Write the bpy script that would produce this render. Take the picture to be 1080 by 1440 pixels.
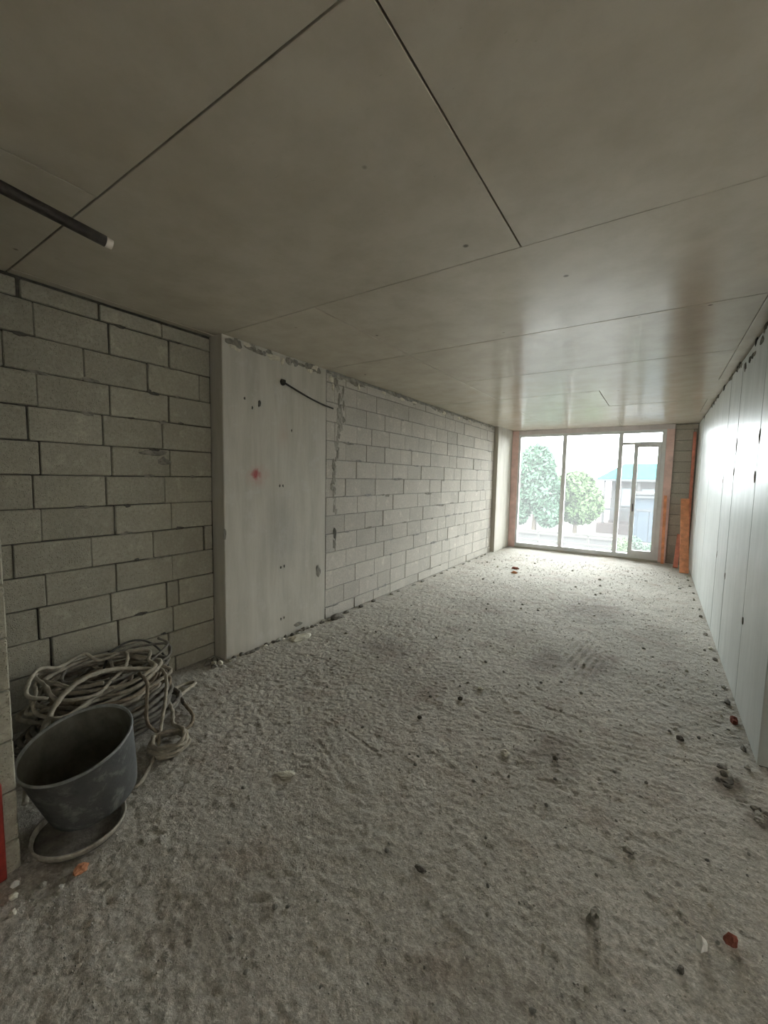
import bpy, bmesh, math, random
import numpy as np
from mathutils import Vector, Matrix, Quaternion, noise

random.seed(7)
rng = np.random.default_rng(7)
scene = bpy.context.scene
C = bpy.context.collection
for o in list(bpy.data.objects):
    bpy.data.objects.remove(o)

# ------------------------------------------------------------------ camera
CAM_H, YAW, PITCH, ROLL, FPX = 1.6098, 0.5876, 0.0845, 0.0184, 577.03
fwd = Vector((-math.sin(YAW)*math.cos(PITCH), math.cos(YAW)*math.cos(PITCH), -math.sin(PITCH)))
rt0 = Vector((math.cos(YAW), math.sin(YAW), 0)); up0 = rt0.cross(fwd)
rt = rt0*math.cos(ROLL) + up0*math.sin(ROLL); up = -rt0*math.sin(ROLL) + up0*math.cos(ROLL)
cam = bpy.data.cameras.new('camera'); camo = bpy.data.objects.new('camera', cam); C.objects.link(camo)
cam.sensor_fit = 'HORIZONTAL'; cam.sensor_width = 36.0; cam.lens = FPX/1080*36.0
cam.clip_start = 0.02; cam.clip_end = 300
M = Matrix((rt, up, -fwd)).transposed().to_4x4(); M.translation = (0, 0, CAM_H); camo.matrix_world = M
scene.camera = camo

# ------------------------------------------------------------------ world, light, exposure
world = bpy.data.worlds.new('overcast_sky'); scene.world = world; world.use_nodes = True
bg = world.node_tree.nodes['Background']
bg.inputs['Color'].default_value = (0.965, 0.985, 1.0, 1); bg.inputs['Strength'].default_value = 5.0
def portal(name, loc, rot, sx, sy):
    l = bpy.data.lights.new(name, 'AREA'); l.shape = 'RECTANGLE'; l.size = sx; l.size_y = sy
    l.cycles.is_portal = True
    o = bpy.data.objects.new(name, l); C.objects.link(o); o.location = loc; o.rotation_euler = rot
portal('window_portal', (-1.37, 10.02, 1.35), (math.radians(-90), 0, 0), 2.95, 2.7)
portal('fill_portal', (2.62, -0.1, 1.6), (0, math.radians(90), 0), 1.6, 5.4)  # sampling portal at the added, unseen fill opening
vs = scene.view_settings
vs.view_transform = 'Standard'; vs.look = 'None'; vs.gamma = 1.0; vs.use_curve_mapping = False
vs.exposure = 2.84
scene.cycles.max_bounces = 14; scene.cycles.diffuse_bounces = 9; scene.cycles.glossy_bounces = 5
scene.cycles.transparent_max_bounces = 16

H = 2.75
XL, XN, XR = -3.033, -3.18, 0.569      # far left wall face, recessed near-left wall face, right wall face
YC0, YC1 = 2.122, 3.392                # concrete column
YW = 9.9                               # window wall

# ------------------------------------------------------------------ node helpers
def mat(name):
    m = bpy.data.materials.new(name); m.use_nodes = True
    nt = m.node_tree; b = nt.nodes['Principled BSDF']
    return m, nt, b
class N:
    """small node-graph helper"""
    def __init__(s, nt): s.nt = nt
    def n(s, t, **k):
        nd = s.nt.nodes.new(t)
        for a, v in k.items(): setattr(nd, a, v)
        return nd
    def link(s, a, b): s.nt.links.new(a, b)
    def setv(s, sock, v):
        if hasattr(v, 'is_linked') or isinstance(v, bpy.types.NodeSocket): s.link(v, sock)
        else: sock.default_value = v
    def coord(s, rand=False, scale=None):
        tc = s.n('ShaderNodeTexCoord'); v = tc.outputs['Object']
        if rand:
            oi = s.n('ShaderNodeObjectInfo'); ml = s.math('MULTIPLY', oi.outputs['Random'], 97.0)
            va = s.n('ShaderNodeVectorMath', operation='ADD'); s.link(v, va.inputs[0]); s.link(ml, va.inputs[1]); v = va.outputs[0]
        if scale:
            mp = s.n('ShaderNodeMapping'); mp.inputs['Scale'].default_value = scale; s.link(v, mp.inputs['Vector']); v = mp.outputs[0]
        return v
    def rand(s): return s.n('ShaderNodeObjectInfo').outputs['Random']
    def math(s, op, a, b=0.0, clamp=False):
        nd = s.n('ShaderNodeMath', operation=op); nd.use_clamp = clamp
        s.setv(nd.inputs[0], a); s.setv(nd.inputs[1], b); return nd.outputs[0]
    def noise(s, v, sc, det=5, rough=0.6, dist=0.0):
        nd = s.n('ShaderNodeTexNoise'); s.link(v, nd.inputs['Vector'])
        nd.inputs['Scale'].default_value = sc; nd.inputs['Detail'].default_value = det
        nd.inputs['Roughness'].default_value = rough; nd.inputs['Distortion'].default_value = dist
        return nd.outputs['Fac']
    def voro(s, v, sc, feat='F1'):
        nd = s.n('ShaderNodeTexVoronoi', feature=feat); s.link(v, nd.inputs['Vector']); nd.inputs['Scale'].default_value = sc
        return nd.outputs['Distance']
    def rng(s, v, a, b, c=0.0, d=1.0):
        nd = s.n('ShaderNodeMapRange'); nd.clamp = True; s.setv(nd.inputs[0], v)
        for i, x in enumerate((a, b, c, d)): nd.inputs[1+i].default_value = x
        return nd.outputs[0]
    def mix(s, f, a, b, mode='MIX'):
        nd = s.n('ShaderNodeMix', data_type='RGBA', blend_type=mode)
        s.setv(nd.inputs[0], f)
        for k, x in ((6, a), (7, b)):
            if isinstance(x, tuple): nd.inputs[k].default_value = (*x, 1) if len(x) == 3 else x
            else: s.link(x, nd.inputs[k])
        return nd.outputs[2]
    def bump(s, h, strength, dist, base=None):
        nd = s.n('ShaderNodeBump'); nd.inputs['Strength'].default_value = strength; nd.inputs['Distance'].default_value = dist
        s.link(h, nd.inputs['Height'])
        if base is not None: s.link(base, nd.inputs['Normal'])
        return nd.outputs[0]
    def spot(s, v, c, r, wob=0.5, nsc=6.0, soft=0.5):
        """irregular patch of dirt/paint around a point: 1 inside, 0 outside"""
        d = s.n('ShaderNodeVectorMath', operation='SUBTRACT'); s.link(v, d.inputs[0]); d.inputs[1].default_value = c
        k = s.n('ShaderNodeVectorMath', operation='MULTIPLY'); s.link(d.outputs[0], k.inputs[0]); k.inputs[1].default_value = tuple(1/x for x in r)
        l = s.n('ShaderNodeVectorMath', operation='LENGTH'); s.link(k.outputs[0], l.inputs[0])
        nz = s.math('MULTIPLY', s.math('SUBTRACT', s.noise(v, nsc, 5, 0.65), 0.5), wob*4)
        return s.rng(s.math('ADD', l.outputs['Value'], nz), 1.0, 1.0-soft)

def finish(nt, b, col, rough=0.9, nrm=None, spec=0.3):
    h = N(nt); h.setv(b.inputs['Base Color'], (*col, 1) if isinstance(col, tuple) else col)
    h.setv(b.inputs['Roughness'], rough); b.inputs['Specular IOR Level'].default_value = spec
    if nrm is not None: nt.links.new(nrm, b.inputs['Normal'])

MAT = {}
def simple(name, col, rough=0.85, var=0.25, nsc=12.0, bump=0.3, bd=0.004, spec=0.3, rand=True, metal=0.0):
    m, nt, b = mat(name); g = N(nt); v = g.coord(rand)
    n1 = g.noise(v, nsc, 6, 0.65)
    c = g.mix(g.rng(n1, 0.3, 0.7), tuple(x*(1-var) for x in col), tuple(min(1, x*(1+var)) for x in col))
    finish(nt, b, c, rough, g.bump(g.noise(v, nsc*5, 4, 0.6), bump, bd), spec); b.inputs['Metallic'].default_value = metal
    MAT[name] = m; return m

def block_mat(name, base, dark=0.75):
    m, nt, b = mat(name); g = N(nt); v = g.coord(True); r = g.rand()
    big = g.noise(v, 4, 5, 0.6); fine = g.noise(v, 55, 5, 0.75); pits = g.voro(v, 85)
    c = g.mix(g.rng(big, 0.3, 0.72), tuple(x*dark for x in base), base)
    c = g.mix(g.rng(fine, 0.38, 0.62, 0.0, 0.7), c, tuple(x*0.66 for x in base))
    c = g.mix(g.rng(g.noise(v, 9, 6, 0.7), 0.56, 0.72, 0, 0.6), c, tuple(min(1, x*1.25) for x in base))
    rv = g.n('ShaderNodeHueSaturation'); rv.inputs['Saturation'].default_value = 1.0
    g.link(g.rng(r, 0, 1, 0.92, 1.07), rv.inputs['Value']); g.link(c, rv.inputs['Color'])
    hh = g.math('ADD', g.math('MULTIPLY', fine, 0.6), g.math('MULTIPLY', g.rng(pits, 0.0, 0.35), 0.5))
    hh = g.math('ADD', hh, g.math('MULTIPLY', big, 0.6))
    finish(nt, b, rv.outputs[0], 0.95, g.bump(hh, 0.9, 0.009), 0.15)
    MAT[name] = m
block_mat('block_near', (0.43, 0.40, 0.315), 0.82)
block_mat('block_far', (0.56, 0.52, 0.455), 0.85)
simple('mortar_dark', (0.10, 0.095, 0.08), 0.95, 0.4, 20, 0.8, 0.006, 0.1, False)
simple('mortar_light', (0.27, 0.26, 0.235), 0.95, 0.35, 16, 0.8, 0.006, 0.1, False)
simple('mortar_patch', (0.235, 0.22, 0.185), 0.95, 0.4, 14, 0.9, 0.01, 0.1, False)
simple('mortar_smear_mid', (0.33, 0.31, 0.265), 0.95, 0.4, 14, 0.9, 0.01, 0.1, False)
simple('foam', (0.62, 0.58, 0.47), 0.9, 0.2, 30, 0.7, 0.006, 0.2)
simple('void', (0.03, 0.028, 0.025), 0.95, 0.3, 30, 0.6, 0.004, 0.1)

def ceiling_mat():
    m, nt, b = mat('formed_concrete_ceiling'); g = N(nt); tc = g.n('ShaderNodeTexCoord'); v = tc.outputs['Object']
    big = g.noise(v, 0.9, 5, 0.55); mid = g.noise(v, 5, 6, 0.6)
    c = g.mix(g.rng(big, 0.3, 0.7), (0.505, 0.455, 0.365), (0.575, 0.525, 0.435))
    c = g.mix(g.rng(mid, 0.38, 0.66, 0, 0.6), c, (0.44, 0.39, 0.305))
    mp = g.n('ShaderNodeMapping'); mp.inputs['Scale'].default_value = (7, 26, 1); mp.inputs['Rotation'].default_value = (0, 0, 0.12); g.link(v, mp.inputs[0])
    scuff = g.math('MULTIPLY', g.rng(g.noise(mp.outputs[0], 3.0, 7, 0.72, 0.6), 0.64, 0.74), g.rng(g.noise(v, 0.8, 2), 0.5, 0.62))
    c = g.mix(g.math('MULTIPLY', scuff, 0.75), c, (0.20, 0.18, 0.145))
    pock = g.math('MULTIPLY', g.rng(g.voro(v, 3.4), 0.06, 0.03), g.rng(g.noise(v, 1.7, 2), 0.44, 0.52))
    c = g.mix(g.math('MULTIPLY', pock, 0.8), c, (0.08, 0.075, 0.06))
    hh = g.math('ADD', g.math('MULTIPLY', g.noise(v, 28, 4, 0.6), 0.25), g.math('MULTIPLY', mid, 0.7))
    ro = g.rng(g.noise(v, 3.5, 5, 0.65), 0.3, 0.7, 0.18, 0.262)
    finish(nt, b, c, ro, g.bump(hh, 0.2, 0.005), 0.5)
    MAT['ceiling'] = m
ceiling_mat()

def column_mat():
    m, nt, b = mat('cast_concrete_column'); g = N(nt); v = g.coord()
    mp = g.n('ShaderNodeMapping'); mp.inputs['Scale'].default_value = (5, 5, 0.7); g.link(v, mp.inputs[0])
    streak = g.noise(mp.outputs[0], 1.6, 6, 0.62, 0.3)
    c = g.mix(g.rng(streak, 0.32, 0.7), (0.42, 0.39, 0.325), (0.54, 0.51, 0.44))
    c = g.mix(g.rng(g.noise(v, 6, 6, 0.7), 0.55, 0.72, 0, 0.45), c, (0.57, 0.555, 0.52))
    # red spray paint blot
    c = g.mix(g.math('MULTIPLY', g.spot(v, (XL, 2.47, 1.60), (0.2, 0.14, 0.13), 0.4, 11, 0.9), 0.40), c, (0.46, 0.20, 0.17))
    c = g.mix(g.math('MULTIPLY', g.spot(v, (XL, 2.455, 1.615), (0.2, 0.062, 0.05), 0.45, 22, 0.8), 0.85), c, (0.36, 0.045, 0.05))
    c = g.mix(g.math('MULTIPLY', g.spot(v, (XL, 2.78, 2.0), (0.2, 0.1, 0.16), 0.4, 9, 0.9), 0.2), c, (0.42, 0.22, 0.16))
    # damp run of grey cement slurry low on the face and dirty band at the ceiling
    c = g.mix(g.math('MULTIPLY', g.spot(v, (XL, 2.8, 1.02), (0.3, 0.42, 0.42), 0.5, 3.5, 0.9), 0.35), c, (0.31, 0.30, 0.275))
    hh = g.math('ADD', g.math('MULTIPLY', g.noise(v, 60, 4, 0.6), 0.4), streak)
    finish(nt, b, c, 0.8, g.bump(hh, 0.35, 0.005), 0.3)
    MAT['column'] = m
column_mat()

def right_mat():
    m, nt, b = mat('smooth_panel_concrete'); g = N(nt); v = g.coord(True)
    mp = g.n('ShaderNodeMapping'); mp.inputs['Scale'].default_value = (4, 4, 0.5); g.link(v, mp.inputs[0])
    streak = g.noise(mp.outputs[0], 2.2, 6, 0.62)
    c = g.mix(g.rng(streak, 0.3, 0.7), (0.41, 0.43, 0.405), (0.52, 0.535, 0.51))
    c = g.mix(g.rng(g.noise(v, 7, 6, 0.7), 0.58, 0.74, 0, 0.5), c, (0.33, 0.345, 0.325))
    ro = g.rng(g.noise(v, 3, 5, 0.65), 0.3, 0.7, 0.32, 0.44)
    finish(nt, b, c, ro, g.bump(g.math('ADD', g.math('MULTIPLY', g.noise(v, 30, 4), 0.2), streak), 0.25, 0.005), 0.3)
    MAT['right'] = m
right_mat()

STAINS = [((-2.02, 3.15), (0.42, 0.3), 0.55), ((-0.73, 3.80), (0.22, 0.4), 0.6), ((-0.36, 3.95), (0.22, 0.45), 0.5),
          ((-0.42, 2.48), (0.22, 0.3), 0.5), ((-0.59, 5.7), (0.45, 0.7), 0.5), ((-1.75, 4.95), (0.5, 0.45), 0.3),
          ((0.40, 2.78), (0.12, 0.16), 0.6), ((0.5, 2.52), (0.1, 0.18), 0.65), ((-1.25, 0.85), (0.3, 0.3), 0.3),
          ((-1.45, 2.7), (0.35, 0.5), 0.25), ((-0.3, 1.1), (0.5, 0.4), 0.25), ((-1.9, 0.55), (0.2, 0.15), 0.45), ((-2.45, 0.95), (0.45, 0.5), 0.35),
          ((0.1, 5.0), (0.3, 0.7), 0.2), ((-1.1, 7.2), (0.6, 0.6), 0.25)]
def floor_mat():
    m, nt, b = mat('rough_screed'); g = N(nt); v = g.coord()
    big = g.noise(v, 1.1, 5, 0.6); mid = g.noise(v, 6, 6, 0.68); fine = g.noise(v, 55, 5, 0.7)
    c = g.mix(g.rng(big, 0.32, 0.68), (0.43, 0.405, 0.345), (0.56, 0.52, 0.46))
    c = g.mix(g.rng(mid, 0.38, 0.7, 0, 0.55), c, (0.585, 0.545, 0.475))
    c = g.mix(g.rng(g.noise(v, 3.2, 5, 0.6), 0.52, 0.66, 0, 0.55), c, (0.40, 0.325, 0.265))
    c = g.mix(g.rng(fine, 0.42, 0.62, 0.5, 0.0), c, (0.19, 0.18, 0.155))
    c = g.mix(g.rng(g.noise(v, 24, 5, 0.7), 0.60, 0.70, 0.0, 0.55), c, (0.17, 0.165, 0.14))
    c = g.mix(g.rng(g.noise(v, 85, 4, 0.75), 0.55, 0.68, 0.0, 0.7), c, (0.70, 0.66, 0.58))
    c = g.mix(g.rng(g.noise(v, 48, 5, 0.75), 0.56, 0.66, 0.0, 0.6), c, (0.21, 0.195, 0.165))
    for (x, y), (rx, ry), k in STAINS:
        c = g.mix(g.math('MULTIPLY', g.spot(v, (x, y, 0), (rx, ry, 1), 0.55, 7, 0.8), k), c, (0.175, 0.145, 0.12))
    hh = g.math('ADD', g.math('MULTIPLY', fine, 0.8), g.math('MULTIPLY', g.noise(v, 120, 3, 0.7), 0.35))
    hh = g.math('ADD', hh, g.math('MULTIPLY', g.noise(v, 22, 4, 0.7), 1.2))
    finish(nt, b, c, 0.95, g.bump(hh, 0.9, 0.008), 0.15)
    MAT['floor'] = m
floor_mat()

simple('plain_plaster', (0.46, 0.44, 0.385), 0.9, 0.12, 3, 0.25, 0.005, 0.2, False)
simple('steel_pipe', (0.035, 0.028, 0.022), 0.6, 0.5, 25, 0.5, 0.003, 0.4)
simple('pipe_cap', (0.72, 0.66, 0.58), 0.6, 0.1, 30, 0.2, 0.002, 0.3)
simple('red_paint', (0.26, 0.03, 0.02), 0.6, 0.35, 14, 0.3, 0.003, 0.35)
simple('orange_plank', (0.80, 0.36, 0.20), 0.8, 0.25, 9, 0.4, 0.004, 0.25)
simple('red_plank', (0.68, 0.27, 0.20), 0.8, 0.25, 9, 0.4, 0.004, 0.25)
simple('orange_lining', (0.78, 0.56, 0.52), 0.85, 0.15, 5, 0.25, 0.004, 0.25, False)
simple('head_lining', (0.70, 0.64, 0.64), 0.85, 0.1, 5, 0.25, 0.004, 0.25, False)
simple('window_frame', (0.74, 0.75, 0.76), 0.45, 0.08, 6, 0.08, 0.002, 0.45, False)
def tub_mat():
    m, nt, b = mat('tub_rubber'); g = N(nt); v = g.coord()
    c = g.mix(g.rng(g.noise(v, 5, 5, 0.6), 0.3, 0.7), (0.055, 0.056, 0.053), (0.095, 0.096, 0.092))
    c = g.mix(g.rng(g.noise(v, 11, 7, 0.72, 0.4), 0.52, 0.68, 0, 0.75), c, (0.24, 0.235, 0.215))
    c = g.mix(g.rng(g.noise(v, 40, 5, 0.7), 0.58, 0.70, 0, 0.6), c, (0.035, 0.034, 0.03))
    finish(nt, b, c, g.rng(g.noise(v, 8, 4), 0.3, 0.7, 0.45, 0.75), g.bump(g.noise(v, 35, 5, 0.7), 0.4, 0.004), 0.4); MAT['tub_rubber'] = m
tub_mat()
simple('tub_inside', (0.10, 0.095, 0.075), 0.85, 0.45, 7, 0.6, 0.006, 0.25, False)
simple('tub_edge', (0.22, 0.225, 0.215), 0.7, 0.3, 30, 0.4, 0.003, 0.3, False)
simple('tray_edge', (0.36, 0.33, 0.27), 0.8, 0.35, 30, 0.5, 0.004, 0.2, False)
simple('tray_bed', (0.16, 0.145, 0.125), 0.9, 0.4, 16, 0.7, 0.006, 0.15, False)
simple('rope_pale', (0.31, 0.275, 0.215), 0.95, 0.35, 22, 0.7, 0.004, 0.1, False)
simple('rope_grey', (0.16, 0.145, 0.12), 0.95, 0.4, 22, 0.7, 0.004, 0.1, False)
simple('rope_brown', (0.20, 0.16, 0.115), 0.95, 0.4, 22, 0.7, 0.004, 0.1, False)
simple('cord_dark', (0.06, 0.055, 0.045), 0.8, 0.4, 22, 0.4, 0.003, 0.2, False)
simple('clod_grey', (0.36, 0.345, 0.30), 0.95, 0.35, 25, 0.9, 0.008, 0.1)
simple('clod_pale', (0.60, 0.57, 0.47), 0.95, 0.25, 25, 0.8, 0.008, 0.1)
simple('clod_dark', (0.17, 0.155, 0.13), 0.95, 0.4, 25, 0.8, 0.008, 0.1)
simple('brick_red', (0.25, 0.085, 0.06), 0.95, 0.3, 25, 0.8, 0.006, 0.1)
simple('brick_orange', (0.58, 0.27, 0.15), 0.95, 0.25, 25, 0.8, 0.006, 0.1)
simple('paper_white', (0.75, 0.73, 0.68), 0.9, 0.15, 15, 0.4, 0.004, 0.1)
simple('terrace_slab', (0.15, 0.145, 0.135), 0.9, 0.12, 4, 0.3, 0.004, 0.2, False)
simple('yard_ground', (0.045, 0.043, 0.04), 0.95, 0.2, 0.8, 0.4, 0.02, 0.0, False)
simple('leaf_green', (0.036, 0.062, 0.041), 0.7, 0.35, 1.4, 0.0, 0.004, 0.0, False)
simple('leaf_light', (0.048, 0.074, 0.034), 0.7, 0.35, 1.4, 0.0, 0.004, 0.0, False)
simple('bark', (0.04, 0.032, 0.024), 0.95, 0.3, 12, 0.6, 0.01, 0.1, False)
simple('teal_roof', (0.01, 0.036, 0.038), 0.6, 0.12, 2, 0.2, 0.004, 0.0, False)
simple('house_white', (0.04, 0.039, 0.038), 0.9, 0.08, 2, 0.2, 0.004, 0.0, False)
simple('house_pink', (0.035, 0.028, 0.026), 0.9, 0.1, 2, 0.2, 0.004, 0.0, False)
simple('garage_blue', (0.026, 0.033, 0.04), 0.8, 0.1, 2, 0.2, 0.004, 0.0, False)
simple('dark_trim', (0.015, 0.016, 0.017), 0.6, 0.15, 6, 0.2, 0.003, 0.3, False)
simple('fence_wood', (0.035, 0.0329, 0.0294), 0.9, 0.2, 6, 0.3, 0.004, 0.2)

def glass_mat(name, tint=(0.95, 0.98, 0.98)):
    m = bpy.data.materials.new(name); m.use_nodes = True; nt = m.node_tree; nt.nodes.clear(); g = N(nt)
    out = g.n('ShaderNodeOutputMaterial'); tr = g.n('ShaderNodeBsdfTransparent'); gl = g.n('ShaderNodeBsdfGlossy')
    tr.inputs[0].default_value = (*tint, 1); gl.inputs['Roughness'].default_value = 0.03
    fr = g.n('ShaderNodeFresnel'); fr.inputs[0].default_value = 1.45
    mx = g.n('ShaderNodeMixShader'); g.link(fr.outputs[0], mx.inputs[0]); g.link(tr.outputs[0], mx.inputs[1]); g.link(gl.outputs[0], mx.inputs[2])
    haze_veil = g.n('ShaderNodeBsdfTranslucent'); haze_veil.inputs[0].default_value = (0.9, 0.92, 0.92, 1)
    m2 = g.n('ShaderNodeMixShader'); m2.inputs[0].default_value = 0.02; g.link(mx.outputs[0], m2.inputs[1]); g.link(haze_veil.outputs[0], m2.inputs[2])  # faint translucent veil, haze put into the glass to wash out the view
    g.link(m2.outputs[0], out.inputs[0]); MAT[name] = m
glass_mat('glass')
def sheet_mat():  # translucent sheet of the added fill opening, softens its light
    m = bpy.data.materials.new('fill_sheet'); m.use_nodes = True; nt = m.node_tree; nt.nodes.clear(); g = N(nt)
    out = g.n('ShaderNodeOutputMaterial'); tl = g.n('ShaderNodeBsdfTranslucent'); df = g.n('ShaderNodeBsdfDiffuse'); mx = g.n('ShaderNodeMixShader')
    tl.inputs[0].default_value = (0.9, 0.9, 0.88, 1); df.inputs[0].default_value = (0.55, 0.53, 0.49, 1); mx.inputs[0].default_value = 0.69
    g.link(tl.outputs[0], mx.inputs[1]); g.link(df.outputs[0], mx.inputs[2]); g.link(mx.outputs[0], out.inputs[0]); MAT['fill_sheet'] = m
sheet_mat()
def dark_glass():
    m, nt, b = mat('house_glass'); finish(nt, b, (0.10, 0.12, 0.13), 0.08, None, 0.5); MAT['house_glass'] = m
dark_glass()

# ------------------------------------------------------------------ mesh helpers
def tag(o, label, cat, group=None, kind=None):
    o['label'] = label; o['category'] = cat
    if group: o['group'] = group
    if kind: o['kind'] = kind
    return o
def link(name, me, m=None, parent=None, loc=None):
    o = bpy.data.objects.new(name, me); C.objects.link(o)
    if m is not None and me is not None and not me.materials: me.materials.append(MAT[m] if isinstance(m, str) else m)
    if parent is not None: o.parent = parent
    if loc is not None: o.location = loc
    return o
def empty(name, loc=(0, 0, 0)):
    o = bpy.data.objects.new(name, None); C.objects.link(o); o.location = loc; o.empty_display_size = 0.1; return o
def bm_mesh(bm, name, smooth=False):
    me = bpy.data.meshes.new(name); bm.normal_update(); bm.to_mesh(me); bm.free()
    if smooth: me.polygons.foreach_set('use_smooth', [True]*len(me.polygons))
    return me
def add_box(bm, x0, x1, y0, y1, z0, z1):
    r = bmesh.ops.create_cube(bm, size=1.0)
    bmesh.ops.scale(bm, vec=(x1-x0, y1-y0, z1-z0), verts=r['verts'])
    bmesh.ops.translate(bm, vec=((x0+x1)/2, (y0+y1)/2, (z0+z1)/2), verts=r['verts'])
    return r['verts']
def box_mesh(name, x0, x1, y0, y1, z0, z1, bev=0.0):
    bm = bmesh.new(); add_box(bm, x0, x1, y0, y1, z0, z1)
    if bev: bmesh.ops.bevel(bm, geom=bm.edges[:], offset=bev, segments=1, affect='EDGES')
    return bm_mesh(bm, name)
def box(name, m, x0, x1, y0, y1, z0, z1, bev=0.0, parent=None):
    """box with its origin at the base centre"""
    cx, cy = (x0+x1)/2, (y0+y1)/2
    me = box_mesh(name, x0-cx, x1-cx, y0-cy, y1-cy, 0, z1-z0, bev)
    p = Vector((cx, cy, z0))
    if parent is not None: p = p - parent.location
    return link(name, me, m, parent, p)
def wbox(name, m, x0, x1, y0, y1, z0, z1, bev=0.0, parent=None):
    """box in world coordinates (object at the origin)"""
    return link(name, box_mesh(name, x0, x1, y0, y1, z0, z1, bev), m, parent)
def lathe(prof, seg=48):
    bm = bmesh.new(); rings = []
    for r, z in prof:
        if r < 1e-5: rings.append([bm.verts.new((0, 0, z))])
        else: rings.append([bm.verts.new((r*math.cos(2*math.pi*i/seg), r*math.sin(2*math.pi*i/seg), z)) for i in range(seg)])
    for a, b in zip(rings, rings[1:]):
        for i in range(seg):
            j = (i+1) % seg
            if len(a) == 1 and len(b) == 1: continue
            if len(a) == 1: bm.faces.new((a[0], b[j], b[i]))
            elif len(b) == 1: bm.faces.new((a[i], a[j], b[0]))
            else: bm.faces.new((a[i], a[j], b[j], b[i]))
    bmesh.ops.recalc_face_normals(bm, faces=bm.faces[:])
    return bm
def catmull(pts, step):
    pts = [Vector(p) for p in pts]; P = [pts[0]*2-pts[1]] + pts + [pts[-1]*2-pts[-2]]
    out = []
    for i in range(1, len(P)-2):
        a, b, c, d = P[i-1:i+3]; n = max(1, int((c-b).length/step))
        for k in range(n):
            t = k/n
            out.append(0.5*((2*b) + (c-a)*t + (2*a-5*b+4*c-d)*t*t + (3*b-a-3*c+d)*t**3))
    out.append(pts[-1]); return out
def tube_mesh(name, pts, rad, sides=8, step=0.02, lobes=0, twist=0.0, lobe_amp=0.2, taper=None):
    P = catmull(pts, step); n = len(P)
    t0 = (P[1]-P[0]).normalized(); u = t0.orthogonal().normalized()
    verts, faces, s = [], [], 0.0
    for i, p in enumerate(P):
        t = (P[min(i+1, n-1)]-P[max(i-1, 0)])
        t = t.normalized() if t.length > 1e-9 else t0
        u = (u - t*u.dot(t)); u = u.normalized() if u.length > 1e-6 else t.orthogonal().normalized()
        w = t.cross(u); r0 = rad if taper is None else rad*(1+(taper-1)*i/(n-1))
        if i: s += (p-P[i-1]).length
        for k in range(sides):
            a = 2*math.pi*k/sides
            r = r0*(1+lobe_amp*math.cos(lobes*(a-twist*s))) if lobes else r0
            verts.append(p + u*(r*math.cos(a)) + w*(r*math.sin(a)))
    for i in range(n-1):
        for k in range(sides):
            k2 = (k+1) % sides
            faces.append((i*sides+k, i*sides+k2, (i+1)*sides+k2, (i+1)*sides+k))
    faces.append(tuple(range(sides))[::-1]); faces.append(tuple((n-1)*sides+k for k in range(sides)))
    me = bpy.data.meshes.new(name); me.from_pydata([tuple(v) for v in verts], [], faces)
    me.polygons.foreach_set('use_smooth', [True]*len(me.polygons)); me.update(); return me
def rock_mesh(name, sx, sy, sz, seed, sub=2, rough=0.35, flat_bottom=True):
    bm = bmesh.new(); bmesh.ops.create_icosphere(bm, subdivisions=sub, radius=1.0)
    off = Vector((seed*3.1, seed*1.7, seed*0.9))
    for v in bm.verts:
        d = 1 + rough*noise.noise(v.co*1.3+off) + rough*0.6*noise.noise(v.co*3.1+off)
        q = v.co*d
        if flat_bottom and q.z < -0.45: q.z = -0.45
        v.co = Vector((q.x*sx, q.y*sy, (q.z+0.45)*sz))
    return bm_mesh(bm, name)

# ------------------------------------------------------------------ floor heightfield
def vnoise(x, y, cell, seed):
    r = np.random.default_rng(seed); n = 257; L = r.random((n, n))
    u = x/cell+1000.3; w = y/cell+1000.7
    i = np.floor(u).astype(int); j = np.floor(w).astype(int); fu = u-i; fw = w-j
    fu = fu*fu*fu*(fu*(fu*6-15)+10); fw = fw*fw*fw*(fw*(fw*6-15)+10)
    a = L[i % n, j % n]; b = L[(i+1) % n, j % n]; c = L[i % n, (j+1) % n]; d = L[(i+1) % n, (j+1) % n]
    return (a*(1-fu)+b*fu)*(1-fw)+(c*(1-fu)+d*fu)*fw - 0.5
GROOVES = [((-1.08, 2.56), (0.38, 2.82), 0.012, 0.004), ((-0.62, 2.95), (0.36, 3.0), 0.012, 0.004), ((-0.95, 1.75), (-0.15, 1.42), 0.012, 0.003),
           ((-1.72, 1.98), (-1.30, 1.88), 0.011, 0.006), ((-1.62, 1.75), (-1.2, 1.55), 0.012, 0.004), ((-1.42, 0.68), (-1.15, 0.95), 0.016, 0.007),
           ((-0.45, 2.2), (0.5, 2.55), 0.010, 0.004), ((-0.4, 2.35), (0.5, 2.68), 0.010, 0.004), ((-1.2, 3.4), (-0.1, 3.6), 0.012, 0.003), ((-0.3, 2.75), (0.45, 2.95), 0.010, 0.004)]
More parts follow.
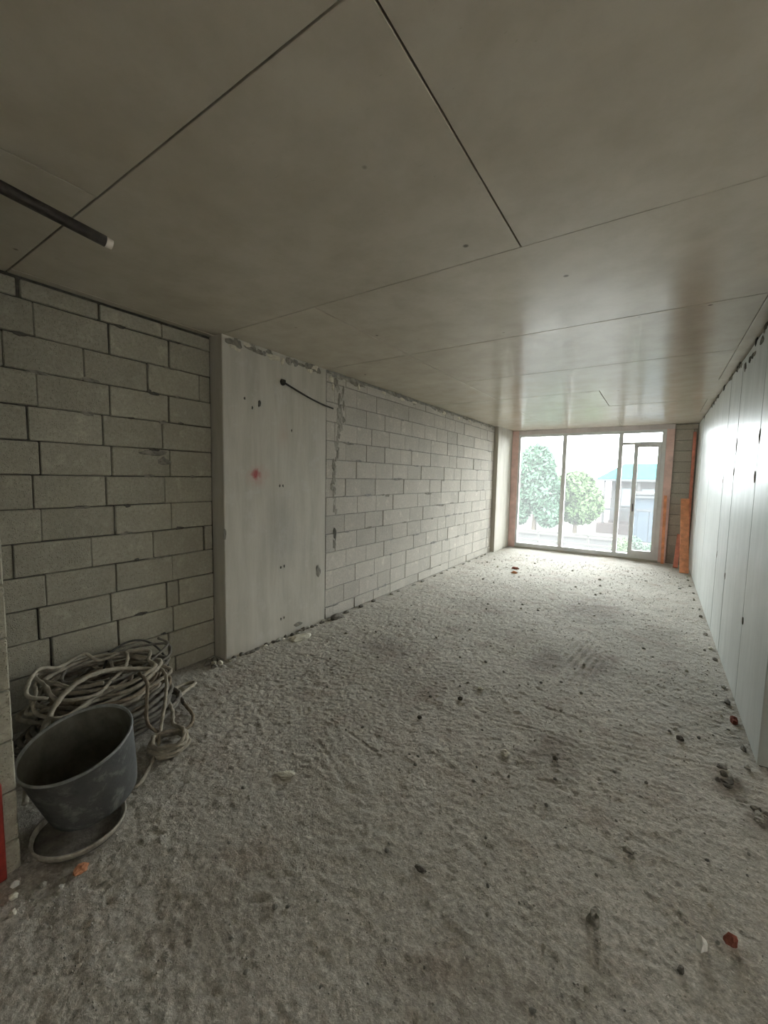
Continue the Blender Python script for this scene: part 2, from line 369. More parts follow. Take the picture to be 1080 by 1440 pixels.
def hf(x, y):
    x = np.asarray(x, float); y = np.asarray(y, float)
    z = 0.010*vnoise(x, y, 0.7, 1) + 0.006*vnoise(x, y, 0.2, 2) + 0.0035*vnoise(x, y, 0.07, 3) + 0.003*vnoise(x, y, 0.033, 4) + 0.0055*vnoise(x, y, 0.017, 5)
    # gravelly lumps and small dug-out pits, strongest in patches
    amt = 0.5 + 1.0*np.clip(vnoise(x, y, 0.5, 10)+0.25, 0, 1)
    l = vnoise(x, y, 0.045, 6) + 0.6*vnoise(x, y, 0.019, 7); z = z + amt*0.016*np.clip(l-0.30, 0, 1)
    l = vnoise(x, y, 0.05, 8) + 0.5*vnoise(x, y, 0.021, 11); z = z - amt*0.026*np.clip(l-0.36, 0, 1)
    for (x0, y0), (x1, y1), w, d in GROOVES:
        dx, dy = x1-x0, y1-y0; L2 = dx*dx+dy*dy; Ln = math.sqrt(L2)
        t = np.clip(((x-x0)*dx+(y-y0)*dy)/L2, 0, 1)
        q = np.abs(((x-x0)*dy-(y-y0)*dx)/Ln + 0.05*vnoise(x, y, 0.25, 9)) + np.maximum(0, np.hypot(x-(x0+t*dx), y-(y0+t*dy)) - np.abs(((x-x0)*dy-(y-y0)*dx)/Ln))
        k = np.clip(0.6+1.6*vnoise(x, y, 0.12, 12), 0, 1)
        z = z - k*d*np.exp(-(q/w)**2) + 0.4*k*d*np.exp(-((q-1.8*w)/w)**2)
    # tyre / drag tracks running towards the window
    msk = np.exp(-(((x+0.48)/0.16)**2)-(((y-3.9)/0.75)**2)); z = z + msk*0.005*np.sin((x+0.48-0.12*(y-3.9))*2*np.pi/0.062)
    return z - 0.002
def make_floor():
    xs = np.concatenate([np.arange(-3.22, -2.6, 0.014), np.arange(-2.6, 0.6, 0.009), np.linspace(0.6, 2.5, 50)])
    ys = [-3.1]
    while ys[-1] < 9.98:
        y = ys[-1]
        ys.append(y + (0.05 if y < 0.2 else 0.009 if y < 2.6 else 0.009+(y-2.6)*0.0045))
    ys = np.array(ys); X, Y = np.meshgrid(xs, ys, indexing='xy'); Z = hf(X, Y)
    n, m = len(xs), len(ys)
    co = np.stack([X, Y, Z], -1).reshape(-1, 3)
    a = (np.arange(m-1)[:, None]*n + np.arange(n-1)[None]).reshape(-1)
    f = np.stack([a, a+1, a+1+n, a+n], -1).astype(np.int32)
    me = bpy.data.meshes.new('floor'); me.vertices.add(len(co)); me.vertices.foreach_set('co', co.astype(np.float32).ravel())
    me.loops.add(f.size); me.loops.foreach_set('vertex_index', f.ravel())
    me.polygons.add(len(f)); me.polygons.foreach_set('loop_start', np.arange(0, f.size, 4, dtype=np.int32))
    me.polygons.foreach_set('use_smooth', np.ones(len(f), bool)); me.update(); me.validate()
    o = link('floor', me, 'floor')
    tag(o, 'rough grey concrete screed floor with dirt patches and grooves', 'floor', kind='structure')
    s = wbox('slab', 'plain_plaster', -3.4, 2.6, -3.2, 10.04, -0.30, -0.06, 0, o)
    return o
floor = make_floor()
def fz(x, y): return float(hf(np.array([x]), np.array([y]))[0])

# ------------------------------------------------------------------ ceiling of formwork panels
def make_ceiling():
    ce = wbox('ceiling', 'void', -3.4, 2.65, -3.25, 10.35, H+0.035, H+0.30)
    tag(ce, 'grey-brown cast concrete ceiling divided by panel joints', 'ceiling', kind='structure')
    yj = [-3.2, -1.73, -0.44, 0.835, 2.128, 3.389, 4.65, 5.91, 7.17, 8.43, 10.3]
    xj = {3: [-3.13, -0.6355, 1.86], 4: [-2.019, 0.48], 5: [-2.019, 0.48], 6: [-2.019, 0.48], 7: [-0.7, 1.8], 8: [-2.019, 0.48], 9: [-0.7, 1.8]}
    for i in range(len(yj)-1):
        xs = [-3.35] + xj.get(i, [-0.6355] if i % 2 else [-2.019, 0.48]) + [2.6]
        for x0, x1 in zip(xs, xs[1:]):
            g = 0.0035 if i < 5 else 0.0028
            dz = random.uniform(-0.0015, 0.0015)
            wbox('panel', 'ceiling', x0+g, x1-g, yj[i]+g, yj[i+1]-g, H+dz, H+0.045, 0.002, ce)
make_ceiling()

# ------------------------------------------------------------------ block walls
_cache = {}
def block_obj(parent, m, axis, face, u0, u1, z0, z1, t=0.10, gap=0.008, jit=0.004, bev=0.005, gapz=None):
    """axis 'x': face plane x=face looking +X, u is y.  axis 'y': face plane y=face looking -Y, u is x."""
    L, Hh = round(u1-u0-gap, 3), round(z1-z0-(gap if gapz is None else gapz), 3)
    if L < 0.01 or Hh < 0.01: return None
    key = (m, axis, L, Hh, t)
    if key not in _cache:
        _cache[key] = box_mesh('block', -t/2, t/2, -L/2, L/2, -Hh/2, Hh/2, bev) if axis == 'x' else box_mesh('block', -L/2, L/2, -t/2, t/2, -Hh/2, Hh/2, bev)
        _cache[key].materials.append(MAT[m])
    d = random.uniform(-jit, jit)
    loc = (face-t/2+d, (u0+u1)/2, (z0+z1)/2) if axis == 'x' else ((u0+u1)/2, face+t/2+d, (z0+z1)/2)
    o = link('block', _cache[key], None, parent, loc)
    o.rotation_euler = (random.uniform(-.004, .004) if axis == 'x' else 0, random.uniform(-.004, .004) if axis == 'y' else 0, random.uniform(-.006, .006))
    return o
ZB = [0.0, 0.131] + [0.131+0.2075*k for k in range(1, 13)] + [2.730]       # course boundaries, bottom up (14 courses)

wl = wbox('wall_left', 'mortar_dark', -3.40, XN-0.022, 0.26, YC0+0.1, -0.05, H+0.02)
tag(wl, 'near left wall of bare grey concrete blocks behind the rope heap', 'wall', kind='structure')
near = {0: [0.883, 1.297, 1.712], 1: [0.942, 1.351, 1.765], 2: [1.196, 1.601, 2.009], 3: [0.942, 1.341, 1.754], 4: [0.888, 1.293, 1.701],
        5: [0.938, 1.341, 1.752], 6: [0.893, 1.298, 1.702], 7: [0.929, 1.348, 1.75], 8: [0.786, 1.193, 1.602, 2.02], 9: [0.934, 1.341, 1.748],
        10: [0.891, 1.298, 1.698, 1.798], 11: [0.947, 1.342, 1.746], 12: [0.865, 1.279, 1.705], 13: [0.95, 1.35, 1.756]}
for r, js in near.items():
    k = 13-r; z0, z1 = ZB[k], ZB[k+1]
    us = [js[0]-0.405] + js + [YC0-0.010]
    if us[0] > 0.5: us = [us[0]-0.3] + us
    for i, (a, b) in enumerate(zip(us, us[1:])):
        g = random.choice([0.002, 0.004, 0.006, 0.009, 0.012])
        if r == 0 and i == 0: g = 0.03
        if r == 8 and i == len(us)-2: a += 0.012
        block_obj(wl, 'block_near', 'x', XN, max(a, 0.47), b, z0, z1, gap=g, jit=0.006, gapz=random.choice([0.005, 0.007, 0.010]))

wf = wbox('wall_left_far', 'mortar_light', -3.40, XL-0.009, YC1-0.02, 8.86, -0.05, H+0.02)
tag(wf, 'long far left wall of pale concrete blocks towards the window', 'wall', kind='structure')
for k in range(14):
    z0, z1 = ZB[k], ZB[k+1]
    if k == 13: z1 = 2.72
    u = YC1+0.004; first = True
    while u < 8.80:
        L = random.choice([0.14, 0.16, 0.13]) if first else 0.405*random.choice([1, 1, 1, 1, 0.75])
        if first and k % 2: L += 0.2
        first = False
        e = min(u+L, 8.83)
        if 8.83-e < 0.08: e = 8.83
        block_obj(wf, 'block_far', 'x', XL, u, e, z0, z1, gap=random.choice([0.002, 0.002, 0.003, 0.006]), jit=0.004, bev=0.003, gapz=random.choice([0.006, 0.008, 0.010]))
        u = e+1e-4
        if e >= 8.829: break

# concrete column standing proud of the near wall, flush with the far one
col = wbox('wall_left_column', 'column', -3.40, XL, YC0, YC1, -0.05, H+0.008, 0.006)
tag(col, 'smooth cast concrete column with a red paint blot', 'column', kind='structure')
col2 = wbox('wall_left_end_column', 'column', -3.40, -2.95, 8.85, 9.98, -0.05, H+0.008, 0.006)
tag(col2, 'plain concrete column beside the left edge of the window', 'column', kind='structure')

# marks on the column: tie holes, chips, foam and mortar along its head
def blob(name, m, parent, x, y, z, sy, sz, sx=0.006, seed=0, rough=0.5):
    me = rock_mesh(name, sx, sy, sz, seed, 2, rough, False)
    for v in me.vertices: v.co.z -= 0.45*sz
    return link(name, me, m, parent, (x, y, z))
for i, (y, z) in enumerate([(2.735, 1.51), (2.775, 1.51), (2.745, 0.71), (2.79, 0.715), (2.745, 0.19), (2.785, 0.195), (2.34, 2.27), (2.42, 2.2), (2.89, 2.05)]):
    blob('tie_hole', 'mortar_dark', col, XL, y, z, 0.009, 0.014, 0.003, i+1)
blob('chip', 'mortar_dark', col, XL, 2.5, 2.25, 0.016, 0.034, 0.004, 12)
blob('chip', 'mortar_patch', col, XL, 3.28, 0.58, 0.036, 0.058, 0.006, 13)
blob('chip', 'mortar_patch', col, XL, 2.98, 0.07, 0.06, 0.022, 0.006, 14)
blob('chip', 'mortar_patch', col, XL, 2.125, 1.10, 0.014, 0.05, 0.006, 15)
random.seed(11)
for i in range(26):
    y = random.uniform(2.16, 3.34); blob('head_mortar', random.choice(['mortar_patch', 'mortar_patch', 'mortar_smear_mid', 'mortar_light', 'foam']), col, XL, y, H-random.uniform(0.015, 0.06), random.uniform(0.02, 0.06), random.uniform(0.012, 0.05), 0.007, 30+i, 0.6)
for i, (y, z, a, b) in enumerate([(2.22, 2.675, .035, .018), (2.27, 2.66, .03, .014), (2.62, 2.70, .04, .013), (2.70, 2.69, .035, .014), (2.77, 2.685, .02, .03), (3.14, 2.68, .04, .025)]):
    blob('foam_lump', 'foam', col, XL, y, z, a, b, 0.012, 60+i)
for i, (y, z, a, b) in enumerate([(3.47, 2.66, .035, .035), (3.5, 2.58, .02, .04), (3.96, 2.675, .03, .04), (4.5, 2.70, .05, .02), (4.95, 2.69, .08, .02), (5.3, 2.70, .06, .018), (6.3, 2.69, .07, .03), (6.9, 2.68, .06, .03), (7.4, 2.69, .06, .03)]):
    blob('foam_lump', 'foam', wf, XL, y, z, a, b, 0.014, 80+i)
for i in range(40):
    y = random.uniform(3.42, 8.7); blob('head_mortar', random.choice(['mortar_patch', 'mortar_light', 'mortar_smear_mid', 'mortar_smear_mid']), wf, XL, y, H-random.uniform(0.01, 0.05), random.uniform(0.04, 0.13), random.uniform(0.01, 0.04), 0.008, 100+i, 0.6)
# dark mortar run in the joint beside the column, broken into smears
random.seed(31)
for i in range(46):
    z = 2.66-1.45*(i/45)**1.1; wd = 0.075*(1-0.55*(2.66-z)/1.45)
    y = 3.60+0.05*math.sin((2.66-z)*4.2)-0.04*(2.66-z)/1.45+random.uniform(-1, 1)*wd*0.75
    blob('mortar_smear', random.choice(['mortar_patch', 'mortar_smear_mid', 'mortar_smear_mid']), wf, XL, y, z, random.uniform(.25, .6)*wd, random.uniform(.025, .07), 0.005, 200+i, 0.6)
blob('mortar_smear', 'mortar_dark', wf, XL, 3.55, 0.95, .03, .08, .006, 260, .5); blob('mortar_smear', 'mortar_patch', wf, XL, 3.54, 0.84, .03, .07, .006, 261, .5)
for i in range(60):
    y = random.uniform(3.5, 8.6); z = 0.131+0.2075*random.randint(0, 11)+random.uniform(-.012, .012)
    blob('joint_smear', random.choice(['mortar_light', 'mortar_light', 'mortar_patch']), wf, XL, y, z, random.uniform(.03, .12), random.uniform(.008, .02), 0.005, 300+i, 0.6)
for i in range(30):
    y = random.uniform(0.75, 2.05); z = 0.131+0.2075*random.randint(1, 12)+random.uniform(-.01, .01)
    blob('joint_smear', random.choice(['mortar_patch', 'mortar_dark']), wl, XN, y, z, random.uniform(.015, .06), random.uniform(.006, .014), 0.007, 440+i, 0.6)
blob('joint_smear', 'mortar_patch', wl, XN, 1.62, 1.76, .10, .022, .008, 420, .7); blob('joint_smear', 'mortar_patch', wl, XN, 1.70, 1.70, .05, .03, .008, 421, .7)

# ------------------------------------------------------------------ block stub wall at the left frame edge
ws = wbox('wall_entry_stub', 'mortar_light', -3.40, -2.08, 0.29, 0.468, -0.05, H+0.02)
tag(ws, 'end of a grey block stub wall at the left frame edge', 'wall', kind='structure')
for k in range(14):
    z0, z1 = ZB[k], ZB[k+1]; L = 0.405 if k % 2 else 0.2
    key = ('stub', L, round(z1-z0, 3))
    o = wbox('block', 'block_near', -2.06-L, -2.06, 0.28, 0.478, z0+0.003, z1-0.003, 0.005, ws)
    o.location.x = random.uniform(-.003, .003)

# ------------------------------------------------------------------ right wall of tall smooth panels
wr = wbox('wall_right', 'mortar_dark', XR+0.012, 0.82, 3.07, 10.02, -0.05, H+0.02)
tag(wr, 'right wall of tall smooth pale concrete panels', 'wall', kind='structure')
rj = [3.066, 3.90, 4.95, 5.66, 6.45, 7.2, 8.0, 8.85, 9.9]
for i, (a, b) in enumerate(zip(rj, rj[1:])):
    g = 0.0045 if i < 3 else 0.003
    o = box('panel', 'right', XR, XR+0.06, a+(0 if i == 0 else g), b-g, 0.0, H-0.022, 0.002, wr)
    o.location.x += random.uniform(-0.0015, 0.0015)
random.seed(21)
for i in range(34):
    y = 3.4 + 5.5*random.random()**1.5
    blob('head_mortar', random.choice(['mortar_dark', 'mortar_patch', 'void']), wr, XR, y, H-random.uniform(0.01, 0.12 if y < 5.2 else 0.04), random.uniform(.02, .07), random.uniform(.012, .04), 0.006, 500+i, 0.6)
for i, (y, z, a, b) in enumerate([(4.95, 1.72, .03, .05), (3.93, 1.66, .03, .06), (5.66, 1.65, .03, .05), (3.87, 0.62, .02, .04), (4.92, 0.75, .025, .04), (5.64, 0.85, .03, .05), (4.93, 1.95, .02, .10), (3.89, 1.95, .02, .08)]):
    blob('joint_chip', 'mortar_patch', wr, XR, y, z, a*0.6, b*0.7, 0.005, 560+i, 0.6)

# ------------------------------------------------------------------ rest of the shell (behind and beside the camera), with an added fill opening
def shell(name, label, m, *b):
    o = wbox(name, m, *b); tag(o, label, 'wall', kind='structure'); return o
wn_ = shell('wall_right_near', 'plain grey wall of the wider near part of the room', 'plain_plaster', 2.4, 2.6, 2.6, 3.3, -0.05, H+0.02)
wbox('pier', 'plain_plaster', 2.4, 2.6, -3.2, -2.8, -0.05, H+0.02, 0, wn_)
wbox('breast', 'plain_plaster', 2.4, 2.6, -2.8, 2.6, -0.05, 0.8, 0, wn_)
wbox('lintel', 'plain_plaster', 2.4, 2.6, -2.8, 2.6, 2.4, H+0.02, 0, wn_)
w2 = wbox('fill_opening', 'fill_sheet', 2.49, 2.494, -2.8, 2.6, 0.8, 2.4)  # added out of view to brighten the near end of the room
tag(w2, 'added unseen opening with translucent sheet for fill light beside the camera', 'window', kind='structure')
for y_ in (-1.0, 0.8): wbox('batten', 'fence_wood', 2.45, 2.489, y_-0.03, y_+0.03, 0.8, 2.4, 0, w2)  # bars across the added fill opening
shell('wall_right_return', 'plain grey return wall beside the right panel wall', 'plain_plaster', 0.83, 2.4, 3.12, 3.3, -0.05, H+0.02)
shell('wall_left_near', 'plain grey left wall behind the block stub', 'plain_plaster', -3.40, -3.2, -3.2, 0.28, -0.05, H+0.02)
shell('wall_back', 'plain grey back wall behind the camera', 'plain_plaster', -3.2, 2.4, -3.2, -3.0, -0.05, H+0.02)

# ------------------------------------------------------------------ window wall
wfar = wbox('wall_far', 'mortar_light', 0.205, 0.82, YW+0.014, 10.05, -0.05, H+0.02)
tag(wfar, 'narrow block wall between window and right wall', 'wall', kind='structure')
zf = [0.0]+[0.15+0.2075*k for k in range(0, 13)]+[2.735]
for k in range(14):
    z0, z1 = zf[k], zf[k+1]
    s = 0.405 if k % 2 else 0.30
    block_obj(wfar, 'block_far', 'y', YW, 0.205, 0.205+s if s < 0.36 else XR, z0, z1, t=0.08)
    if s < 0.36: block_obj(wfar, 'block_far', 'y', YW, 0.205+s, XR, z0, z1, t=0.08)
def trim(name, label, m, *b, bev=0.003):
    o = wbox(name, m, *b, bev); tag(o, label, 'trim', kind='structure'); return o
trim('trim_1', 'orange-pink lining strip up the left side of the window', 'orange_lining', -2.95, -2.80, YW-0.03, 10.05, 0.0, H)
trim('trim_2', 'pinkish lining board across the head of the window', 'head_lining', -2.80, 0.205, YW-0.02, 10.05, 2.655, H)
trim('trim_3', 'orange-pink lining strip up the right side of the window', 'orange_lining', 0.074, 0.205, YW-0.03, 10.05, 0.0, 2.655)
trim('trim_4', 'grey concrete threshold under the window', 'plain_plaster', -2.80, 0.074, YW-0.05, 10.10, -0.06, 0.03)
w = empty('window_1', (-1.36, YW, 0.03)); tag(w, 'wide grey metal window with glass door at its right', 'window', kind='structure')
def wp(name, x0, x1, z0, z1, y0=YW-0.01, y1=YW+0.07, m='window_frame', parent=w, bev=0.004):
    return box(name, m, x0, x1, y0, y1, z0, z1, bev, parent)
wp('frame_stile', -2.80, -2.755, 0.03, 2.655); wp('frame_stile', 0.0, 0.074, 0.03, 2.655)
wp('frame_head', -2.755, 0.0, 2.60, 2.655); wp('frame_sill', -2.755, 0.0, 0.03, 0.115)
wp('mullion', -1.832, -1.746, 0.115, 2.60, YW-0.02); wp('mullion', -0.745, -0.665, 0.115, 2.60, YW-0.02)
wp('transom', -0.665, 0.0, 2.37, 2.42)
wp('pane', -2.755, -1.832, 0.115, 2.60, YW+0.025, YW+0.031, 'glass', bev=0)
wp('pane', -1.746, -0.745, 0.115, 2.60, YW+0.025, YW+0.031, 'glass', bev=0)
wp('pane', -0.665, 0.0, 2.42, 2.60, YW+0.025, YW+0.031, 'glass', bev=0)
wp('pane', -0.665, -0.46, 0.115, 2.37, YW+0.045, YW+0.051, 'glass', bev=0)
def leaf():
    bm = bmesh.new()
    for b in [(-.46, -.385, .115, 2.37), (-.055, 0.0, .115, 2.37), (-.385, -.055, 2.31, 2.37), (-.385, -.055, .115, .20)]:
        add_box(bm, b[0], b[1], YW-0.025, YW+0.02, b[2], b[3])
    me = bm_mesh(bm, 'door_leaf')
    for v in me.vertices: v.co -= w.location
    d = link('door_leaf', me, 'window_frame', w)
    p = link('pane', box_mesh('pane', -.385, -.055, YW-0.004, YW+0.002, .20, 2.31), 'glass', d)
    for v in p.data.vertices: v.co -= w.location
    hn = link('handle', box_mesh('handle', -.43, -.412, YW-0.06, YW-0.025, 1.0, 1.16, 0.004), 'dark_trim', d)
    for v in hn.data.vertices: v.co -= w.location
leaf()

# ------------------------------------------------------------------ planks in the far right corner
def plank(name, m, label, base, top, wdt, thk, group=None):
    b, t = Vector(base), Vector(top); L = (t-b).length; z = (t-b).normalized()
    x = Vector((1, 0, 0)); x = (x-z*x.dot(z)).normalized(); y = z.cross(x)
    me = box_mesh(name, -wdt/2, wdt/2, -thk/2, thk/2, 0, L, 0.003)
    o = link(name, me, m); o.matrix_world = Matrix((x, y, z)).transposed().to_4x4() @ Matrix.Identity(4); o.location = b
    tag(o, label, 'plank', group); return o
plank('plank', 'orange_plank', 'widest orange plank leaning in the corner by the right wall', (0.47, 8.95, 0.01), (0.44, 9.78, 1.30), 0.135, 0.03)
plank('plank', 'red_plank', 'tall thin reddish batten leaning in the far right corner up to the ceiling', (0.53, 9.835, 0.01), (0.515, 9.86, 2.58), 0.05, 0.025)
plank('plank', 'red_plank', 'short red board propped left of the wide orange plank', (0.355, 9.42, 0.01), (0.40, 9.86, 0.60), 0.075, 0.025)
plank('plank', 'orange_plank', 'thin orange batten standing against the right window lining', (0.15, 9.70, 0.01), (0.125, 9.85, 1.35), 0.05, 0.02)

# ------------------------------------------------------------------ pipe from the stub wall, cable on the column
pi = empty('metal_pipe', (-2.10, 0.478, 2.665)); tag(pi, 'dark rusty pipe jutting from the left under the ceiling', 'pipe')
a = Vector((0, -0.01, 0)); b_ = Vector((0.032, 0.40, -0.055))
link('tube', tube_mesh('tube', [a, a.lerp(b_, .33), a.lerp(b_, .66), b_], 0.0225, 20, 0.05), 'steel_pipe', pi)
d_ = (b_-a).normalized()
link('end_cap', tube_mesh('end_cap', [b_-d_*0.003, b_+d_*0.012, b_+d_*0.026], 0.0215, 20, 0.008, taper=0.9), 'pipe_cap', pi)
link('collar', tube_mesh('collar', [a+d_*0.012, a+d_*0.022, a+d_*0.034], 0.03, 20, 0.008), 'steel_pipe', pi)
cb = empty('wall_cable', (XL, 2.77, 2.49)); tag(cb, 'dark cable stub hanging diagonally across the head of the concrete column', 'cable')
link('cord', tube_mesh('cord', [(0.018, 0, 0), (0.022, 0.16, -0.045), (0.016, 0.36, -0.09), (0.02, 0.55, -0.125), (0.012, 0.72, -0.14)], 0.009, 8, 0.03), 'cord_dark', cb)
link('plug', rock_mesh('plug', 0.022, 0.03, 0.03, 3, 2, 0.35, False), 'cord_dark', cb, (0.012, 0.0, -0.012))

# ------------------------------------------------------------------ mortar tub standing in a round tray
tray = empty('round_tray', (-2.07, 0.687, 0.004)); tag(tray, 'shallow round dirty tray on the floor beneath the tilted tub', 'tray')
link('tray_bed', bm_mesh(lathe([(0, 0.0), (0.165, 0.0), (0.166, 0.012), (0.150, 0.014), (0.06, 0.012), (0, 0.012)], 56), 'tray_bed', True), 'tray_bed', tray)
link('tray_rim', bm_mesh(lathe([(0.160, 0.010), (0.171, 0.010), (0.178, 0.030), (0.178, 0.036), (0.170, 0.036), (0.160, 0.010)], 56), 'tray_rim', True), 'tray_edge', tray)
R1, R0, HT = 0.222, 0.178, 0.335
nrm = Vector((0.085, -0.235, 1)).normalized()
tub = empty('mortar_tub'); tub.rotation_mode = 'QUATERNION'; tub.rotation_quaternion = Vector((0, 0, 1)).rotation_difference(nrm)
tub.location = (-2.172, 0.79, 0.056)
tag(tub, 'dark grey round mortar tub tilted forward in front of the rope heap', 'tub')
def tubr(z): return R0 + (R1-R0)*(z/HT)**0.9
outer = [(0, 0.0), (R0-0.012, 0.0), (R0, 0.010)] + [(tubr(z), z) for z in (0.05, 0.1, 0.15, 0.2, 0.25, 0.29, HT-0.012)]
inner = [(tubr(z)-0.007, z) for z in (HT-0.012, 0.29, 0.25, 0.2, 0.15, 0.1, 0.05, 0.022)] + [(R0-0.02, 0.012), (0, 0.012)]
link('body', bm_mesh(lathe(outer, 64), 'body', True), 'tub_rubber', tub)
link('lining', bm_mesh(lathe(inner, 64), 'lining', True), 'tub_inside', tub)
link('rim', bm_mesh(lathe([(tubr(HT)-0.0075, HT-0.014), (R1-0.007, HT-0.002), (R1-0.003, HT+0.002), (R1+0.002, HT), (R1+0.003, HT-0.008), (R1-0.001, HT-0.014), (tubr(HT)-0.0075, HT-0.014)], 64), 'rim', True), 'tub_edge', tub)
res = bm_mesh(lathe([(0, 0.03), (0.05, 0.035), (0.1, 0.028), (0.146, 0.02), (0.140, 0.013), (0, 0.0125)], 40), 'dried_mortar', True)
for v in res.vertices: v.co.z += 0.008*noise.noise(v.co*14) if v.co.z > 0.0128 else 0
link('dried_mortar', res, 'mortar_patch', tub)

# ------------------------------------------------------------------ ropes
def rope(name, label, m, pts, rad, lobes=3, cat='rope', group=None):
    lo = Vector(pts[0]); lo.z = 0
    me = tube_mesh(name, [Vector(p)-lo for p in pts], rad, 10 if lobes else 8, 0.009 if lobes else 0.015, lobes, 2*math.pi/0.075/3*1.0, 0.16)
    o = link(name, me, m, None, lo); tag(o, label, cat, group); return o
def coil(c, rx, ry, turns, z0, z1, wob, seed, rot=0.0, shrink=0.75, tilt=0.0, n=11):
    r = random.Random(seed); P = []; N_ = int(turns*n)
    for i in range(N_+1):
        t = i/N_; a = 2*math.pi*turns*t + seed
        k = 1-(1-shrink)*t
        x = rx*k*math.cos(a)*(1+r.uniform(-wob, wob)); y = ry*k*math.sin(a)*(1+r.uniform(-wob, wob))
        X = x*math.cos(rot)-y*math.sin(rot); Y = x*math.sin(rot)+y*math.cos(rot)
        z = z0+(z1-z0)*t + r.uniform(-wob, wob)*0.06 + tilt*x
        X = c[0]+X; Y = c[1]+Y
        P.append((max(X, XN+0.03), max(Y, 0.52), max(z, 0.014)))
    return P
def keep(P, rad):      # keep strands out of the tub
    out = []
    for x, y, z in P:
        d = math.hypot(x+2.165, y-0.80)
        if d < 0.27 and z < 0.42: x, y = -2.165+(x+2.165)/max(d, 1e-3)*0.27, 0.80+(y-0.80)/max(d, 1e-3)*0.27
        out.append((x, y, z))
    return out
rope('rope', 'dark grey thick rope coiled widest at the bottom of the heap by the wall', 'rope_grey', keep(coil((-2.80, 1.10), 0.30, 0.46, 6.5, 0.016, 0.20, 0.10, 1), 0), 0.013)
rope('rope', 'brownish rope wound through the middle of the heap by the block wall', 'rope_brown', keep(coil((-2.82, 1.12), 0.27, 0.42, 6.5, 0.05, 0.30, 0.14, 2, 0.2, 0.7, -0.12), 0), 0.012)
rope('rope', 'pale sandy rope tangled over the top of the rope heap', 'rope_pale', keep(coil((-2.86, 1.12), 0.23, 0.36, 5.5, 0.20, 0.37, 0.18, 3, -0.2, 0.75, -0.2), 0), 0.012)
rope('rope', 'sandy rope looping loosely over the upper left of the heap', 'rope_pale', keep(coil((-2.84, 1.00), 0.20, 0.30, 3.5, 0.26, 0.40, 0.30, 8, 0.5, 0.9, -0.25), 0), 0.010)
rope('rope', 'thinner grey rope crossing the back of the heap against the blocks', 'rope_grey', keep(coil((-2.92, 1.22), 0.17, 0.34, 4.5, 0.14, 0.38, 0.22, 5, 0.1, 0.9, -0.25), 0), 0.009)
rope('rope', 'pale rope arching down between the stub wall and the tub rim', 'rope_pale',
     [(-2.75, 1.35, 0.30), (-2.78, 1.15, 0.37), (-2.74, 0.98, 0.40), (-2.68, 0.84, 0.37), (-2.60, 0.73, 0.28), (-2.52, 0.66, 0.16), (-2.47, 0.61, 0.05), (-2.43, 0.59, 0.016)], 0.013)
rope('rope', 'thin dark cord looping up the block wall above the heap', 'cord_dark',
     [(-2.95, 1.15, 0.33), (-3.08, 1.25, 0.37), (-3.13, 1.40, 0.385), (-3.13, 1.52, 0.34), (-3.09, 1.60, 0.24), (-3.0, 1.60, 0.14), (-2.9, 1.52, 0.07)], 0.007, 0, 'cord')
rope('rope', 'small loose coil of pale rope lying right of the tub', 'rope_pale', coil((-2.29, 1.21), 0.105, 0.10, 3.6, 0.016, 0.075, 0.12, 4, 0.3, 0.85) +
     [(-2.40, 1.30, 0.07), (-2.54, 1.37, 0.08), (-2.66, 1.38, 0.12), (-2.74, 1.30, 0.2)], 0.0115)
rope('rope', 'double strand of pale rope lying along the block wall foot toward the column', 'rope_pale',
     [(-2.72, 1.38, 0.10), (-2.82, 1.50, 0.05), (-2.88, 1.60, 0.025), (-2.89, 1.69, 0.018), (-2.85, 1.72, 0.02), (-2.80, 1.66, 0.03), (-2.74, 1.55, 0.04), (-2.66, 1.46, 0.05), (-2.60, 1.38, 0.06)], 0.0125)
rope('rope', 'rope end hanging off the heap and curving along the floor beside the tub', 'rope_pale',
     [(-2.80, 1.42, 0.28), (-2.66, 1.40, 0.26), (-2.54, 1.33, 0.18), (-2.44, 1.25, 0.09), (-2.33, 1.17, 0.03), (-2.25, 1.10, 0.016), (-2.18, 1.03, 0.014), (-2.125, 0.965, 0.014), (-2.13, 0.925, 0.014)], 0.010)
rope('rope', 'brown rope strand dropping behind the right side of the tub', 'rope_brown',
     [(-2.70, 1.25, 0.33), (-2.58, 1.24, 0.30), (-2.49, 1.19, 0.22), (-2.44, 1.17, 0.12), (-2.42, 1.24, 0.04), (-2.36, 1.36, 0.02), (-2.45, 1.46, 0.02), (-2.62, 1.5, 0.03)], 0.010)

# red board at the frame edge
rb = empty('red_board', (-2.045, 0.33, 0.005)); tag(rb, 'red board standing against the stub wall end at the left frame edge', 'board')
o = link('board', box_mesh('board', -0.011, 0.011, -0.10, 0.100, 0, 0.40, 0.004), 'red_paint', rb)
o = link('cleat', box_mesh('cleat', 0.011, 0.026, -0.10, 0.085, 0.30, 0.345, 0.003), 'red_paint', rb)

